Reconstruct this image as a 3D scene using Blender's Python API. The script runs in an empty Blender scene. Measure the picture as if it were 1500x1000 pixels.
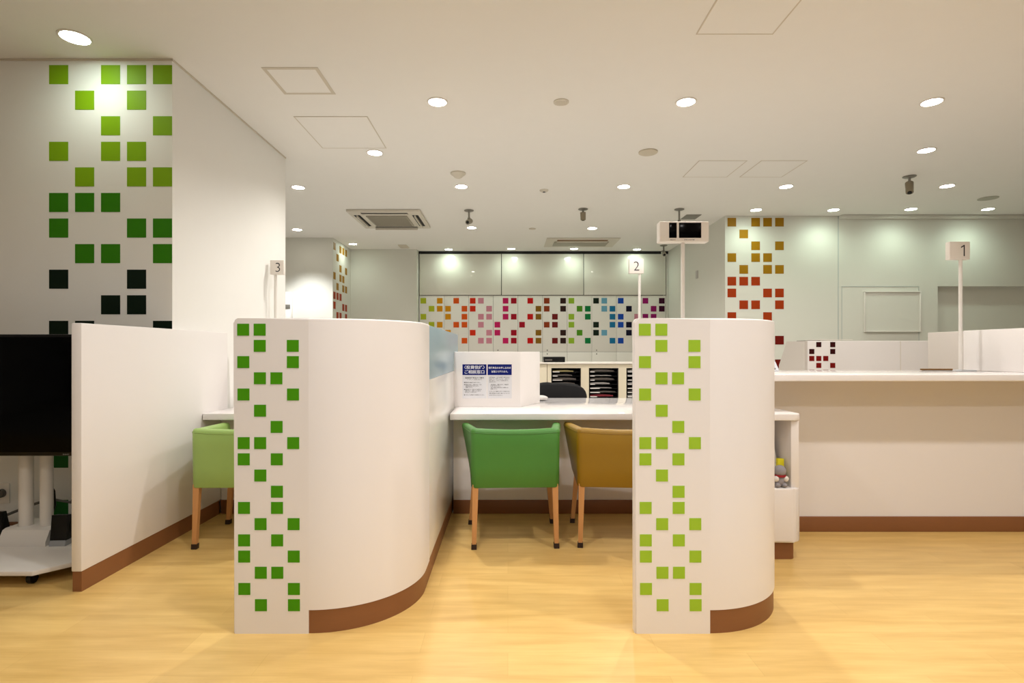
import bpy, bmesh, math, random
from mathutils import Vector, Matrix
random.seed(7)
PI = math.pi
C = bpy.context.scene.collection
CZ = 2.955            # ceiling height

# ------------------------------------------------------------------ materials
def srgb(r, g, b):
    def f(c):
        c /= 255.0
        return c / 12.92 if c <= 0.04045 else ((c + 0.055) / 1.055) ** 2.4
    return (f(r), f(g), f(b), 1.0)

MATS = {}
def mat(name, rgb, rough=0.5, metal=0.0, spec=0.5, noise=0.0, nscale=8.0, bump=0.0, bscale=200.0, coat=0.0, emit=0.0, trans=0.0, stretch=(1, 1, 1)):
    if name in MATS: return MATS[name]
    m = bpy.data.materials.new(name); m.use_nodes = True
    nt = m.node_tree; b = nt.nodes['Principled BSDF']
    col = srgb(*rgb)
    b.inputs['Base Color'].default_value = col
    b.inputs['Roughness'].default_value = rough
    b.inputs['Metallic'].default_value = metal
    b.inputs['Specular IOR Level'].default_value = spec
    b.inputs['Coat Weight'].default_value = coat
    b.inputs['Coat Roughness'].default_value = 0.05
    b.inputs['Transmission Weight'].default_value = trans
    tc = nt.nodes.new('ShaderNodeTexCoord')
    mp = nt.nodes.new('ShaderNodeMapping'); mp.inputs['Scale'].default_value = stretch
    nt.links.new(tc.outputs['Object'], mp.inputs['Vector'])
    n = nt.nodes.new('ShaderNodeTexNoise'); n.inputs['Scale'].default_value = nscale; n.inputs['Detail'].default_value = 4
    nt.links.new(mp.outputs['Vector'], n.inputs['Vector'])
    mix = nt.nodes.new('ShaderNodeMix'); mix.data_type = 'RGBA'
    mix.inputs['A'].default_value = tuple(c * (1 - noise) for c in col[:3]) + (1,)
    mix.inputs['B'].default_value = tuple(min(1, c * (1 + noise)) for c in col[:3]) + (1,)
    nt.links.new(n.outputs['Fac'], mix.inputs['Factor'])
    nt.links.new(mix.outputs['Result'], b.inputs['Base Color'])
    if bump:
        n2 = nt.nodes.new('ShaderNodeTexNoise'); n2.inputs['Scale'].default_value = bscale
        nt.links.new(mp.outputs['Vector'], n2.inputs['Vector'])
        bp = nt.nodes.new('ShaderNodeBump'); bp.inputs['Strength'].default_value = bump; bp.inputs['Distance'].default_value = 0.002
        nt.links.new(n2.outputs['Fac'], bp.inputs['Height']); nt.links.new(bp.outputs['Normal'], b.inputs['Normal'])
    if emit:
        b.inputs['Emission Color'].default_value = col; b.inputs['Emission Strength'].default_value = emit
    MATS[name] = m
    return m

def floor_mat():
    m = bpy.data.materials.new('maple_floor'); m.use_nodes = True
    nt = m.node_tree; b = nt.nodes['Principled BSDF']
    tc = nt.nodes.new('ShaderNodeTexCoord')
    br = nt.nodes.new('ShaderNodeTexBrick')
    br.offset = 0.37; br.offset_frequency = 2
    br.inputs['Color1'].default_value = (0.35, 0.35, 0.35, 1); br.inputs['Color2'].default_value = (0.65, 0.65, 0.65, 1)
    br.inputs['Mortar'].default_value = (0.0, 0.0, 0.0, 1)
    br.inputs['Scale'].default_value = 1.0; br.inputs['Mortar Size'].default_value = 0.0008; br.inputs['Bias'].default_value = 0.0
    br.inputs['Brick Width'].default_value = 0.91; br.inputs['Row Height'].default_value = 0.1515
    nt.links.new(tc.outputs['Object'], br.inputs['Vector'])
    mp = nt.nodes.new('ShaderNodeMapping'); mp.inputs['Scale'].default_value = (1.2, 9.0, 1.0)
    nt.links.new(tc.outputs['Object'], mp.inputs['Vector'])
    n = nt.nodes.new('ShaderNodeTexNoise'); n.inputs['Scale'].default_value = 2.0; n.inputs['Detail'].default_value = 8; n.inputs['Distortion'].default_value = 0.25
    nt.links.new(mp.outputs['Vector'], n.inputs['Vector'])
    mp2 = nt.nodes.new('ShaderNodeMapping'); mp2.inputs['Scale'].default_value = (2.0, 60.0, 1.0)
    nt.links.new(tc.outputs['Object'], mp2.inputs['Vector'])
    n2 = nt.nodes.new('ShaderNodeTexNoise'); n2.inputs['Scale'].default_value = 3.0; n2.inputs['Detail'].default_value = 5
    nt.links.new(mp2.outputs['Vector'], n2.inputs['Vector'])
    def mth(op, a, bb):
        x = nt.nodes.new('ShaderNodeMath'); x.operation = op
        for i, v in enumerate((a, bb)):
            if isinstance(v, (int, float)): x.inputs[i].default_value = v
            else: nt.links.new(v, x.inputs[i])
        return x.outputs[0]
    s = mth('ADD', mth('MULTIPLY', n.outputs['Fac'], 0.75), mth('MULTIPLY', n2.outputs['Fac'], 0.25))
    s = mth('ADD', s, mth('MULTIPLY', mth('SUBTRACT', br.outputs['Color'], 0.5), 0.42))
    r = nt.nodes.new('ShaderNodeValToRGB')
    r.color_ramp.elements[0].position = 0.28; r.color_ramp.elements[0].color = srgb(205, 166, 96)
    r.color_ramp.elements[1].position = 0.72; r.color_ramp.elements[1].color = srgb(233, 198, 125)
    nt.links.new(s, r.inputs['Fac'])
    nt.links.new(r.outputs['Color'], b.inputs['Base Color'])
    b.inputs['Roughness'].default_value = 0.33
    b.inputs['Specular IOR Level'].default_value = 0.4
    bp = nt.nodes.new('ShaderNodeBump'); bp.inputs['Strength'].default_value = 0.12; bp.inputs['Distance'].default_value = 0.002
    nt.links.new(n2.outputs['Fac'], bp.inputs['Height']); nt.links.new(bp.outputs['Normal'], b.inputs['Normal'])
    return m

M_floor = floor_mat()
M_ceil = mat('ceiling_paint', (238, 235, 229), 0.85, noise=0.01, bump=0.03, bscale=300)
M_wall = mat('wall_paint', (236, 234, 229), 0.6, noise=0.01, bump=0.03, bscale=250)
M_wallc = mat('cool_wall_paint', (219, 218, 208), 0.55, noise=0.01, bump=0.03, bscale=250)
M_lam = mat('white_laminate', (235, 230, 227), 0.38, noise=0.008, nscale=3)
M_lamtop = mat('glossy_white_top', (236, 232, 230), 0.08, noise=0.006, spec=0.55)
M_brown = mat('brown_skirting', (134, 86, 50), 0.45, noise=0.05, nscale=14, stretch=(1, 1, 6))
M_blue = mat('frosted_blue_acrylic', (152, 178, 192), 0.22, noise=0.01, spec=0.5)
M_cab = mat('cabinet_laminate', (230, 227, 219), 0.45, noise=0.008)
M_glass = mat('backpainted_glass', (226, 224, 212), 0.035, noise=0.01, spec=0.6)
M_black = mat('black_gap', (10, 9, 8), 0.7, noise=0.05)
M_plastic = mat('black_plastic', (9, 9, 10), 0.3, noise=0.05, spec=0.3)
M_screen = mat('black_screen', (2, 2, 3), 0.15, noise=0.02, spec=0.08)
M_dfab = mat('black_fabric', (4, 4, 6), 0.9, noise=0.1, bump=0.3, bscale=600)
M_grey = mat('grey_metal', (140, 136, 128), 0.4, 0.5, noise=0.03)
M_silver = mat('silver_plastic', (170, 172, 176), 0.35, 0.4, noise=0.03)
M_white = mat('white_plastic', (233, 226, 217), 0.4, noise=0.006)
M_white2 = mat('white_painted_steel', (226, 221, 214), 0.3, noise=0.006)
M_wood = mat('beech_wood', (198, 144, 90), 0.4, noise=0.14, nscale=10, stretch=(6, 6, 1))
M_cap = mat('dark_foot_cap', (38, 20, 16), 0.5, noise=0.05)
M_chg = mat('green_vinyl', (66, 126, 46), 0.42, noise=0.03, bump=0.1, bscale=500)
M_chy = mat('mustard_vinyl', (142, 108, 4), 0.42, noise=0.03, bump=0.1, bscale=500)
M_chp = mat('pale_green_vinyl', (146, 178, 96), 0.42, noise=0.03, bump=0.1, bscale=500)
M_paper = mat('white_paper', (232, 230, 226), 0.8, noise=0.01)
M_papg = mat('grey_paper', (196, 192, 188), 0.8, noise=0.02)
M_pgd = mat('darkened_tray_paper', (112, 104, 98), 0.8, noise=0.03)  # paper colour darkened to match the dark insides of the trays
M_papr = mat('red_paper', (150, 50, 62), 0.8, noise=0.02)
M_papy = mat('cream_paper', (190, 176, 120), 0.8, noise=0.02)
M_navy = mat('navy_print', (14, 28, 108), 0.5, noise=0.01, spec=0.15)
M_poster = mat('poster_paper', (222, 222, 226), 0.5, noise=0.008)
M_ink = mat('dark_ink', (28, 28, 34), 0.6, noise=0.01)
M_inkw = mat('white_ink', (240, 240, 245), 0.6, noise=0.005)
M_beige = mat('beige_steel', (224, 214, 190), 0.45, noise=0.01)
M_hatch = mat('hatch_frame', (208, 199, 182), 0.7, noise=0.02)
M_grille = mat('ac_grille', (160, 154, 138), 0.6, noise=0.03, nscale=60)
M_cream = mat('ac_casing', (214, 207, 192), 0.5, noise=0.01)
M_plush = mat('grey_plush', (150, 146, 150), 0.95, noise=0.08, bump=0.6, bscale=300)
M_plw = mat('pale_plush', (225, 220, 214), 0.95, noise=0.05, bump=0.6, bscale=300)
M_red = mat('red_felt', (150, 22, 28), 0.8, noise=0.05)
M_yellow = mat('yellow_plastic', (226, 214, 20), 0.5, noise=0.02)
M_pen = mat('brown_wood_dark', (120, 84, 38), 0.5, noise=0.1)
M_lens = mat('lamp_lens', (255, 248, 236), 0.5, emit=40.0)
M_lensc = mat('cool_lamp_lens', (236, 255, 238), 0.5, emit=34.0)
M_cable = mat('grey_cable', (92, 88, 84), 0.6, noise=0.03)
def stick(name, rgb): return mat('sticker_' + name, rgb, 0.5, noise=0.01, spec=0.15)

# ------------------------------------------------------------------ mesh helpers
def B(): return bmesh.new()
def add(bm, src, mi=0):
    vm = {}
    for v in src.verts: vm[v] = bm.verts.new(v.co)
    for f in src.faces:
        try:
            nf = bm.faces.new([vm[v] for v in f.verts]); nf.material_index = mi
        except ValueError: pass
    src.free()
def box(bm, x0, x1, y0, y1, z0, z1, bev=0.0, seg=2, mi=0):
    t = B(); bmesh.ops.create_cube(t, size=1.0)
    for v in t.verts:
        v.co = Vector((x0 + (v.co.x + .5) * (x1 - x0), y0 + (v.co.y + .5) * (y1 - y0), z0 + (v.co.z + .5) * (z1 - z0)))
    if bev: bmesh.ops.bevel(t, geom=list(t.edges), offset=bev, segments=seg, affect='EDGES', profile=0.5)
    add(bm, t, mi)
def loft(bm, rings, cap=True, closed=True, mi=0):
    vr = [[bm.verts.new(p) for p in r] for r in rings]
    n = len(vr[0])
    for a, b in zip(vr, vr[1:]):
        for i in range(n if closed else n - 1):
            f = bm.faces.new((a[i], a[(i + 1) % n], b[(i + 1) % n], b[i])); f.material_index = mi
    if cap:
        f = bm.faces.new(list(reversed(vr[0]))); f.material_index = mi
        f = bm.faces.new(vr[-1]); f.material_index = mi
def frame_of(d):
    d = d.normalized(); u = Vector((0, 0, 1)) if abs(d.z) < .9 else Vector((1, 0, 0))
    a = d.cross(u).normalized(); return a, d.cross(a).normalized()
def cyl(bm, p0, p1, r0, r1=None, n=24, mi=0):
    p0, p1 = Vector(p0), Vector(p1); r1 = r0 if r1 is None else r1
    a, b = frame_of(p1 - p0)
    loft(bm, [[p + (a * math.cos(2*PI*i/n) + b * math.sin(2*PI*i/n)) * r for i in range(n)] for p, r in ((p0, r0), (p1, r1))], mi=mi)
def tube(bm, pts, r, n=8, mi=0):
    pts = [Vector(p) for p in pts]; rings = []
    for k, p in enumerate(pts):
        d = (pts[min(k+1, len(pts)-1)] - pts[max(k-1, 0)])
        a, b = frame_of(d)
        rings.append([p + (a * math.cos(2*PI*i/n) + b * math.sin(2*PI*i/n)) * r for i in range(n)])
    loft(bm, rings, mi=mi)
def lathe(bm, c, prof, n=32, mi=0):
    c = Vector(c)
    loft(bm, [[c + Vector((r * math.cos(2*PI*i/n), r * math.sin(2*PI*i/n), z)) for i in range(n)] for r, z in prof], mi=mi)
def prism(bm, poly, z0, z1, bev=0.0, mi=0):
    t = B()
    loft(t, [[Vector((x, y, z0)) for x, y in poly], [Vector((x, y, z1)) for x, y in poly]])
    if bev: bmesh.ops.bevel(t, geom=list(t.edges), offset=bev, segments=2, affect='EDGES', profile=0.5)
    add(bm, t, mi)
def ball(bm, c, rx, ry, rz, u=20, v=14, mi=0, cut=None):
    t = B(); bmesh.ops.create_uvsphere(t, u_segments=u, v_segments=v, radius=1.0)
    for w in t.verts: w.co = Vector((c[0] + w.co.x * rx, c[1] + w.co.y * ry, c[2] + w.co.z * rz))
    add(bm, t, mi)
def sweep(bm, path, closed_sec, mi=0):
    """path: list of (x, y, nx, ny); section: list of (offset along the normal, z)"""
    loft(bm, [[Vector((x + nx * o, y + ny * o, z)) for o, z in closed_sec] for x, y, nx, ny in path], mi=mi)

def obj(name, bm, mats, parent=None, label=None, smooth=35):
    bmesh.ops.recalc_face_normals(bm, faces=bm.faces)
    me = bpy.data.meshes.new(name)
    if parent is not None:
        org = Vector(parent.get('_o', (0, 0, 0)))
    else:
        xs = [v.co for v in bm.verts]
        lo = Vector((min(v.x for v in xs), min(v.y for v in xs), min(v.z for v in xs)))
        hi = Vector((max(v.x for v in xs), max(v.y for v in xs), max(v.z for v in xs)))
        org = Vector(((lo.x + hi.x) / 2, (lo.y + hi.y) / 2, lo.z)) if not name.startswith('floor') else Vector((0, 0, 0))
    for v in bm.verts: v.co -= org
    bm.to_mesh(me); bm.free()
    for m in (mats if isinstance(mats, (list, tuple)) else [mats]): me.materials.append(m)
    if smooth:
        me.polygons.foreach_set('use_smooth', [True] * len(me.polygons))
        me.set_sharp_from_angle(angle=math.radians(smooth))
    o = bpy.data.objects.new(name, me); C.objects.link(o)
    if parent is None: o.location = org
    else: o.parent = parent
    o['_o'] = tuple(org)
    if label: o['label'] = label
    return o
def tag(o, label, cat, group=None, kind=None):
    o['label'] = label; o['category'] = cat
    if group: o['group'] = group
    if kind: o['kind'] = kind
    return o
def thing(name, label, cat, loc=(0, 0, 0), group=None):
    o = bpy.data.objects.new(name, None); C.objects.link(o)
    o.location = loc; o['_o'] = tuple(loc); o.empty_display_size = 0.1
    return tag(o, label, cat, group)
def struct(name, bm, m, parent=None, smooth=35):
    o = obj(name, bm, m, parent, smooth=smooth)
    if parent is None: o['kind'] = 'structure'
    return o
def copy_tree(o, parent=None):
    c = o.copy(); C.objects.link(c)
    if parent is not None: c.parent = parent
    for ch in list(o.children): copy_tree(ch, c)
    return c
def font_cjk():
    return None
def text_bm(bm, s, cx, cz, y, w=None, h=None, mi=0, bold=0.0, depth=0.0006):
    """flat lettering on a plane facing the viewer side (-y), centred at cx, cz"""
    cu = bpy.data.curves.new('lettering', 'FONT'); cu.body = s; cu.size = 1.0; cu.align_x = 'LEFT'
    cu.extrude = 0.0; cu.resolution_u = 4
    if bold: cu.offset = bold
    elif h: cu.offset = -.012
    to = bpy.data.objects.new('lettering', cu); C.objects.link(to)
    dg = bpy.context.evaluated_depsgraph_get()
    me = bpy.data.meshes.new_from_object(to.evaluated_get(dg))
    bpy.data.objects.remove(to); bpy.data.curves.remove(cu)
    if not me.vertices: return
    xs = [v.co.x for v in me.vertices]; ys = [v.co.y for v in me.vertices]
    sx = sy = None
    if w: sx = w / (max(xs) - min(xs))
    if h: sy = h / (max(ys) - min(ys))
    sx = sx or sy; sy = sy or sx
    mx, my = (max(xs) + min(xs)) / 2, (max(ys) + min(ys)) / 2
    vv = [bm.verts.new((cx + (v.co.x - mx) * sx, y - depth, cz + (v.co.y - my) * sy)) for v in me.vertices]
    for p in me.polygons:
        try:
            f = bm.faces.new([vv[i] for i in p.vertices]); f.material_index = mi
        except ValueError: pass
    bpy.data.meshes.remove(me)

# ------------------------------------------------------------------ room shell
bm = B(); box(bm, -6, 8, 1.3, 3.965, -0.1, 0); struct('floor', bm, M_floor)
M_bounce_floor = mat('pale_bounce_floor', (206, 200, 192), 0.5, noise=0.03, nscale=5)
for fy0, fy1 in ((-5, 1.3), (3.965, 10.4)):      # unseen floor ends in an added pale tone, cutting yellow bounce upward
    bm = B(); box(bm, -6, 8, fy0, fy1, -0.1, 0); struct('floor', bm, M_bounce_floor)
bm = B(); box(bm, -6, 8, -5, 10.4, CZ, CZ + 0.1); ceiling = struct('ceiling', bm, M_ceil)
bm = B(); box(bm, -6.1, -6.0, -5, 3.44, 0, CZ); struct('wall_left', bm, M_wall)
bm = B(); box(bm, -6, 8, -5.1, -5, 0, CZ); struct('wall_rear', bm, M_wall)
bm = B(); box(bm, 8, 8.1, -5, 7.43, 0, CZ); struct('wall_right', bm, M_wallc)
bm = B(); box(bm, -6, -2.075, 3.44, 5.19, 0, CZ); w_tile = struct('wall_front_left', bm, M_wall)
bm = B(); box(bm, -6, -2.79, 8.86, 10.4, 0, CZ); w_bl = struct('wall_back_left', bm, M_wallc)
bm = B(); box(bm, -2.79, -1.615, 9.88, 10.4, 0, CZ); struct('wall_back', bm, M_wallc)
bm = B(); box(bm, -6.1, -6.0, 5.19, 8.86, 0, CZ); struct('wall_side_left', bm, M_wallc)
bm = B(); box(bm, -1.615, 2.9, 10.3, 10.4, 0, CZ); struct('wall_behind_cabinets', bm, M_black)
# back right block with a shallow recess at its right
bm = B()
box(bm, 2.9, 5.74, 7.43, 10.4, 0, CZ)
box(bm, 5.74, 8.1, 7.43, 10.4, 2.016, CZ)
box(bm, 5.74, 8.1, 7.53, 10.4, 0, 2.016)
w_br = struct('wall_back_right', bm, M_wallc)
# skirtings
bm = B(); box(bm, -6, -2.09, 3.428, 3.4395, 0, 0.096, 0.002); struct('baseboard_front_left', bm, M_brown)
bm = B(); box(bm, -6, -2.8, 8.848, 8.8595, 0, 0.096, 0.002); struct('baseboard_back_left', bm, M_brown)
bm = B(); box(bm, 2.93, 5.74, 7.418, 7.4295, 0, 0.096, 0.002); struct('baseboard_back_right', bm, M_brown)
# thin shadow reveal where the front left wall meets the ceiling
bm = B(); box(bm, -6, -2.071, 3.434, 3.44, CZ - 0.012, CZ - 0.001); box(bm, -2.075, -2.069, 3.434, 5.19, CZ - 0.012, CZ - 0.001)
struct('trim_1', bm, M_hatch)
# projection screen box / trim on the right wall and fine panel seams
bm = B(); box(bm, 4.42, 8.0, 7.36, 7.43, CZ - 0.045, CZ - 0.002, 0.004); struct('trim_2', bm, M_wallc)
bm = B(); box(bm, 4.405, 4.415, 7.426, 7.43, 0, CZ - 0.01); box(bm, 4.455, 5.49, 7.426, 7.43, 2.008, 2.016); box(bm, 4.455, 4.461, 7.426, 7.43, 0.0, 2.008); box(bm, 5.484, 5.49, 7.426, 7.43, 0, 2.008)
struct('trim_3', bm, mat('seam_grey', (186, 192, 188), 0.6))

# ------------------------------------------------------------------ square wall stickers
PAT = ['10111', '01000', '00101', '10110', '01011', '11100', '10011', '01101', '10010', '00000', '00001', '01000', '00011', '10100', '01010', '10011', '01100', '10001']
PATL = ['10111', '01010', '00101', '10110', '01011', '11100', '10011', '01101', '10010', '00110', '11001', '01000', '00011', '10100', '01010', '10011', '01100', '10001']
LIME = stick('lime', (126, 168, 16)); GREEN = stick('green', (52, 124, 10)); DGREEN = stick('black_green', (8, 26, 14)); FOREST = stick('forest', (22, 96, 30))
OCHRE = stick('ochre', (156, 112, 12)); RUST = stick('rust', (160, 54, 10)); WINE = stick('wine', (108, 20, 10))
bm = B()
for r, row in enumerate(PATL):
    for c, ch in enumerate(row):
        if ch == '1':
            x = -2.777 + c * 0.1605; z = CZ - 0.097 - r * 0.158
            box(bm, x - .059, x + .059, 3.4385, 3.44, z - .059, z + .059, mi=(0 if r < 5 else 1 if r < 8 else 2 if r < 11 else 3))
obj('square_stickers', bm, [LIME, GREEN, DGREEN, FOREST], w_tile, label='column of square stickers shading from lime to black green')
bm = B()
for r, row in enumerate(PAT):
    for c, ch in enumerate(row):
        if ch == '1':
            x = 2.99 + c * 0.159; z = CZ - 0.085 - r * 0.1575
            box(bm, x - .058, x + .058, 7.4285, 7.43, z - .058, z + .058, mi=(0 if r < 5 else 1 if r < 10 else 2))
obj('square_stickers', bm, [OCHRE, RUST, WINE], w_br, label='column of square stickers shading from ochre to wine red')
bm = B()
for r, row in enumerate(PAT):
    for c, ch in enumerate(row):
        if ch == '1':
            y = 8.95 + c * 0.16; z = CZ - 0.12 - r * 0.158
            box(bm, -2.79, -2.7885, y - .058, y + .058, z - .058, z + .058, mi=(0 if r < 5 else 1))
obj('square_stickers', bm, [OCHRE, RUST], w_bl, label='column of square stickers shading from ochre to rust red')

# ------------------------------------------------------------------ curved partitions
PATB = ['1100', '0101', '1001', '0110', '1001', '0100', '0010', '1101', '1010', '0100', '0010', '1010', '0101', '1010', '1001', '0110', '1001', '0101']
H = 1.284; T = 0.05; R = 0.416; D1 = 2.264
def partition(x0, yend, label, stmat, screen):
    root = thing('curved_partition', label, 'partition', (x0 + .35, D1 + .3, 0))
    xb = x0 + 0.306
    # end board with rounded top left corner
    t = B(); pts = [(x0, 0.0)]
    for k in range(7):
        a = PI - k * PI / 12
        pts.append((x0 + .018 + .018 * math.cos(a), H - .018 + .018 * math.sin(a)))
    pts += [(xb, H), (xb, 0.0)]
    loft(t, [[Vector((px, D1, pz)) for px, pz in pts], [Vector((px, D1 + T, pz)) for px, pz in pts]])
    bmesh.ops.bevel(t, geom=[e for e in t.edges if abs(e.verts[0].co.y - e.verts[1].co.y) < 1e-6 and not (abs(e.verts[0].co.x - xb) < 1e-4 and abs(e.verts[1].co.x - xb) < 1e-4) and (e.verts[0].co.z + e.verts[1].co.z) > 0.01], offset=0.006, segments=2, affect='EDGES')
    eb = obj('end_board', t, M_lam, root)
    bm = B()
    for r, row in enumerate(PATB):
        for c, ch in enumerate(row):
            if ch == '1':
                x = x0 + .040 + c * .0672 + .0003 * r; z = H - .047 - r * .0659
                box(bm, x - .0243, x + .0243, D1 - .0012, D1, z - .0243, z + .0243)
    obj('square_stickers', bm, stmat, eb)
    def path(ye, dy=0.0):
        p = [(xb, D1, 0, -1)]
        for k in range(1, 33):
            a = -PI / 2 + k * (PI / 2) / 32
            p.append((xb + R * math.cos(a), D1 + R + R * math.sin(a), math.cos(a), math.sin(a)))
        p.append((xb + R, ye, 1, 0)); return p
    def sec(z0, z1, off=0.0, rad=.008):
        return [(off, z0)] + [(off - rad + rad * math.cos(a), z1 - rad + rad * math.sin(a)) for a in (0, PI/8, PI/4, 3*PI/8, PI/2)] + [(-T + rad, z1), (-T, z1 - rad), (-T, z0)]
    bm = B()
    y_sw = 2.80 if screen else yend
    sweep(bm, path(y_sw), sec(0.096, H))
    obj('curved_panel', bm, M_lam, root)
    if screen:
        bm = B(); box(bm, xb + R - T, xb + R - .002, y_sw + .001, yend, 0.096, 1.004, 0.004); obj('side_panel', bm, mat('side_laminate', (226, 222, 216), 0.16, noise=0.006), root)
        bm = B(); box(bm, xb + R - T + .008, xb + R - .006, y_sw + .001, yend - .01, 1.004, H - .002, 0.003); obj('privacy_screen', bm, M_blue, root, label='pale blue frosted upper screen')
    bm = B(); sweep(bm, path(yend), [(-.004, 0), (-.004, .096), (-T + .004, .096), (-T + .004, 0)]); obj('baseboard', bm, M_brown, root)
    return root
partition(-1.117, 4.48, 'white curved partition with mid green square stickers, left of the green armchair', stick('leaf_green', (72, 148, 8)), True)
partition(0.517, 3.9, 'white curved partition with light lime square stickers, right of the mustard armchair', stick('bright_lime', (156, 194, 50)), False)

# straight partition in the left foreground
root = thing('straight_partition', 'plain white straight partition with brown skirting, beside the black television', 'partition', (-2.05, 3.3, 0))
bm = B(); prism(bm, [(-2.085, 2.655), (-2.035, 2.655), (-2.035, 4.04), (-2.070, 4.04), (-2.070, 3.436), (-2.085, 3.436)], .096, H, 0.006); obj('panel', bm, M_lam, root)
bm = B(); prism(bm, [(-2.081, 2.66), (-2.038, 2.66), (-2.038, 3.93), (-2.068, 3.93), (-2.068, 3.425), (-2.081, 3.425)], 0, .0955); obj('baseboard', bm, M_brown, root)

# ------------------------------------------------------------------ low consultation desks
def desk(x0, x1, label, x0t=None):
    root = thing('consultation_desk', label, 'desk', ((x0 + x1) / 2, 4.2, 0))
    bm = B(); box(bm, x0t or x0, x1, 3.70, 4.93, .69, .735, .006, 3); obj('worktop', bm, M_lamtop, root)
    bm = B(); box(bm, x0, x1, 3.945, 3.985, .096, .69); obj('front_panel', bm, M_lam, root)
    bm = B(); box(bm, x0, x1, 3.935, 3.985, 0, .096, .002); obj('baseboard', bm, M_brown, root)
    bm = B()
    box(bm, x0, x0 + .03, 3.985, 4.85, 0, .69); obj('side_support', bm, M_lam, root)
    bm = B(); box(bm, x1 - .03, x1, 3.985, 4.85, 0, .69); obj('side_support', bm, M_lam, root)
desk(-2.032, -0.448, 'glossy white low desk at the left, pale green armchair in front of it')
desk(-0.386, 1.186, 'glossy white low desk with the green and mustard armchairs pushed up to it')

# ------------------------------------------------------------------ high service counter
root = thing('service_counter', 'long white high counter at the right carrying the number 1 sign', 'counter', (3.2, 3.6, 0))
bm = B(); box(bm, 1.245, 5.2, 3.262, 4.0, .972, 1.013, .006, 3); obj('worktop', bm, M_lamtop, root)
bm = B(); box(bm, 1.245, 5.2, 3.55, 3.95, .096, .972); obj('front_panel', bm, M_lam, root)
bm = B(); box(bm, 1.245, 5.2, 3.54, 3.95, 0, .096, .002); obj('baseboard', bm, M_brown, root)

# divider at the right standing on the counter (near leaf) and staff leaf behind
root = thing('counter_divider', 'white side divider standing on the right end of the high counter', 'partition', (3.3, 3.7, 1.013))
bm = B(); box(bm, 3.27, 3.31, 3.27, 3.996, 1.0135, 1.296, .004); obj('panel', bm, M_lam, root)
bm = B(); box(bm, 3.29, 3.32, 4.002, 4.36, .75, 1.294, .003); obj('rear_panel', bm, mat('warm_grey_laminate', (206, 198, 190), 0.45), root)

# shelf unit between curved partition and counter
root = thing('shelf_unit', 'low white rounded shelf unit with an open niche holding a grey plush toy', 'shelf unit', (1.44, 3.3, 0))
def rrect(x0, x1, y0, y1, r, n=6, left=True):
    p = [(x0, y0), ]
    for k in range(n + 1):
        a = -PI/2 + k * PI/2/n; p.append((x1 - r + r * math.cos(a), y0 + r + r * math.sin(a)))
    p += [(x1, y1), (x0, y1)]; return p
bm = B(); prism(bm, rrect(1.245, 1.618, 3.05, 3.535, .05), .769, .804, .004); obj('top', bm, M_lam, root)
bm = B(); prism(bm, rrect(1.245, 1.618, 3.05, 3.535, .05), .099, .397, .012); obj('bin', bm, M_lam, root)
bm = B(); box(bm, 1.562, 1.607, 3.07, 3.53, .396, .77, .004); obj('side_wall', bm, M_lam, root)
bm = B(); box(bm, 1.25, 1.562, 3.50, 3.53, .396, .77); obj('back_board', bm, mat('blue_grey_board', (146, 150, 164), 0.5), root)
bm = B(); prism(bm, rrect(1.25, 1.590, 3.075, 3.535, .03), 0, .1, .002); obj('plinth', bm, M_brown, root)

# plush toy (generic)
root = thing('plush_toy', 'small grey plush toy with red neck scarf in the shelf niche', 'toy', (1.51, 3.09, .398))
px_, py_, pz_ = 1.508, 3.09, -.017
bm = B(); ball(bm, (px_, py_, .452 + pz_), .034, .028, .037); ball(bm, (px_, py_ - .005, .503 + pz_), .034, .031, .032)
ball(bm, (px_ - .02, py_ - .02, .428 + pz_), .015, .02, .0125); ball(bm, (px_ + .018, py_ - .02, .428 + pz_), .015, .02, .0125)
obj('body', bm, M_plush, root)
for q in (.026, -.028):
    bm = B(); ball(bm, (px_ + q, py_ - .02, .462 + pz_), .015, .014, .016); obj('paw', bm, M_plw, root)
bm = B(); lathe(bm, (px_, py_ - .002, .478 + pz_), [(.020, -.006), (.031, -.006), (.033, 0), (.031, .006), (.020, .006)]); obj('scarf', bm, M_red, root)
bm = B(); box(bm, 1.516, 1.552, 3.125, 3.15, .3985, .545, .003); tag(obj('yellow_box', bm, M_yellow), 'small bright yellow box behind the grey plush toy', 'box')
bm = B(); loft(bm, [[Vector(p) for p in q] for q in (((1.42, 3.17, .3985), (1.558, 3.17, .3985), (1.558, 3.173, .3985), (1.42, 3.173, .3985)), ((1.42, 3.22, .67), (1.527, 3.22, .67), (1.527, 3.223, .67), (1.42, 3.223, .67)))])
tag(obj('leaflet', bm, M_paper), 'white leaflet leaning upright in the niche of the shelf unit', 'leaflet')

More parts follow.
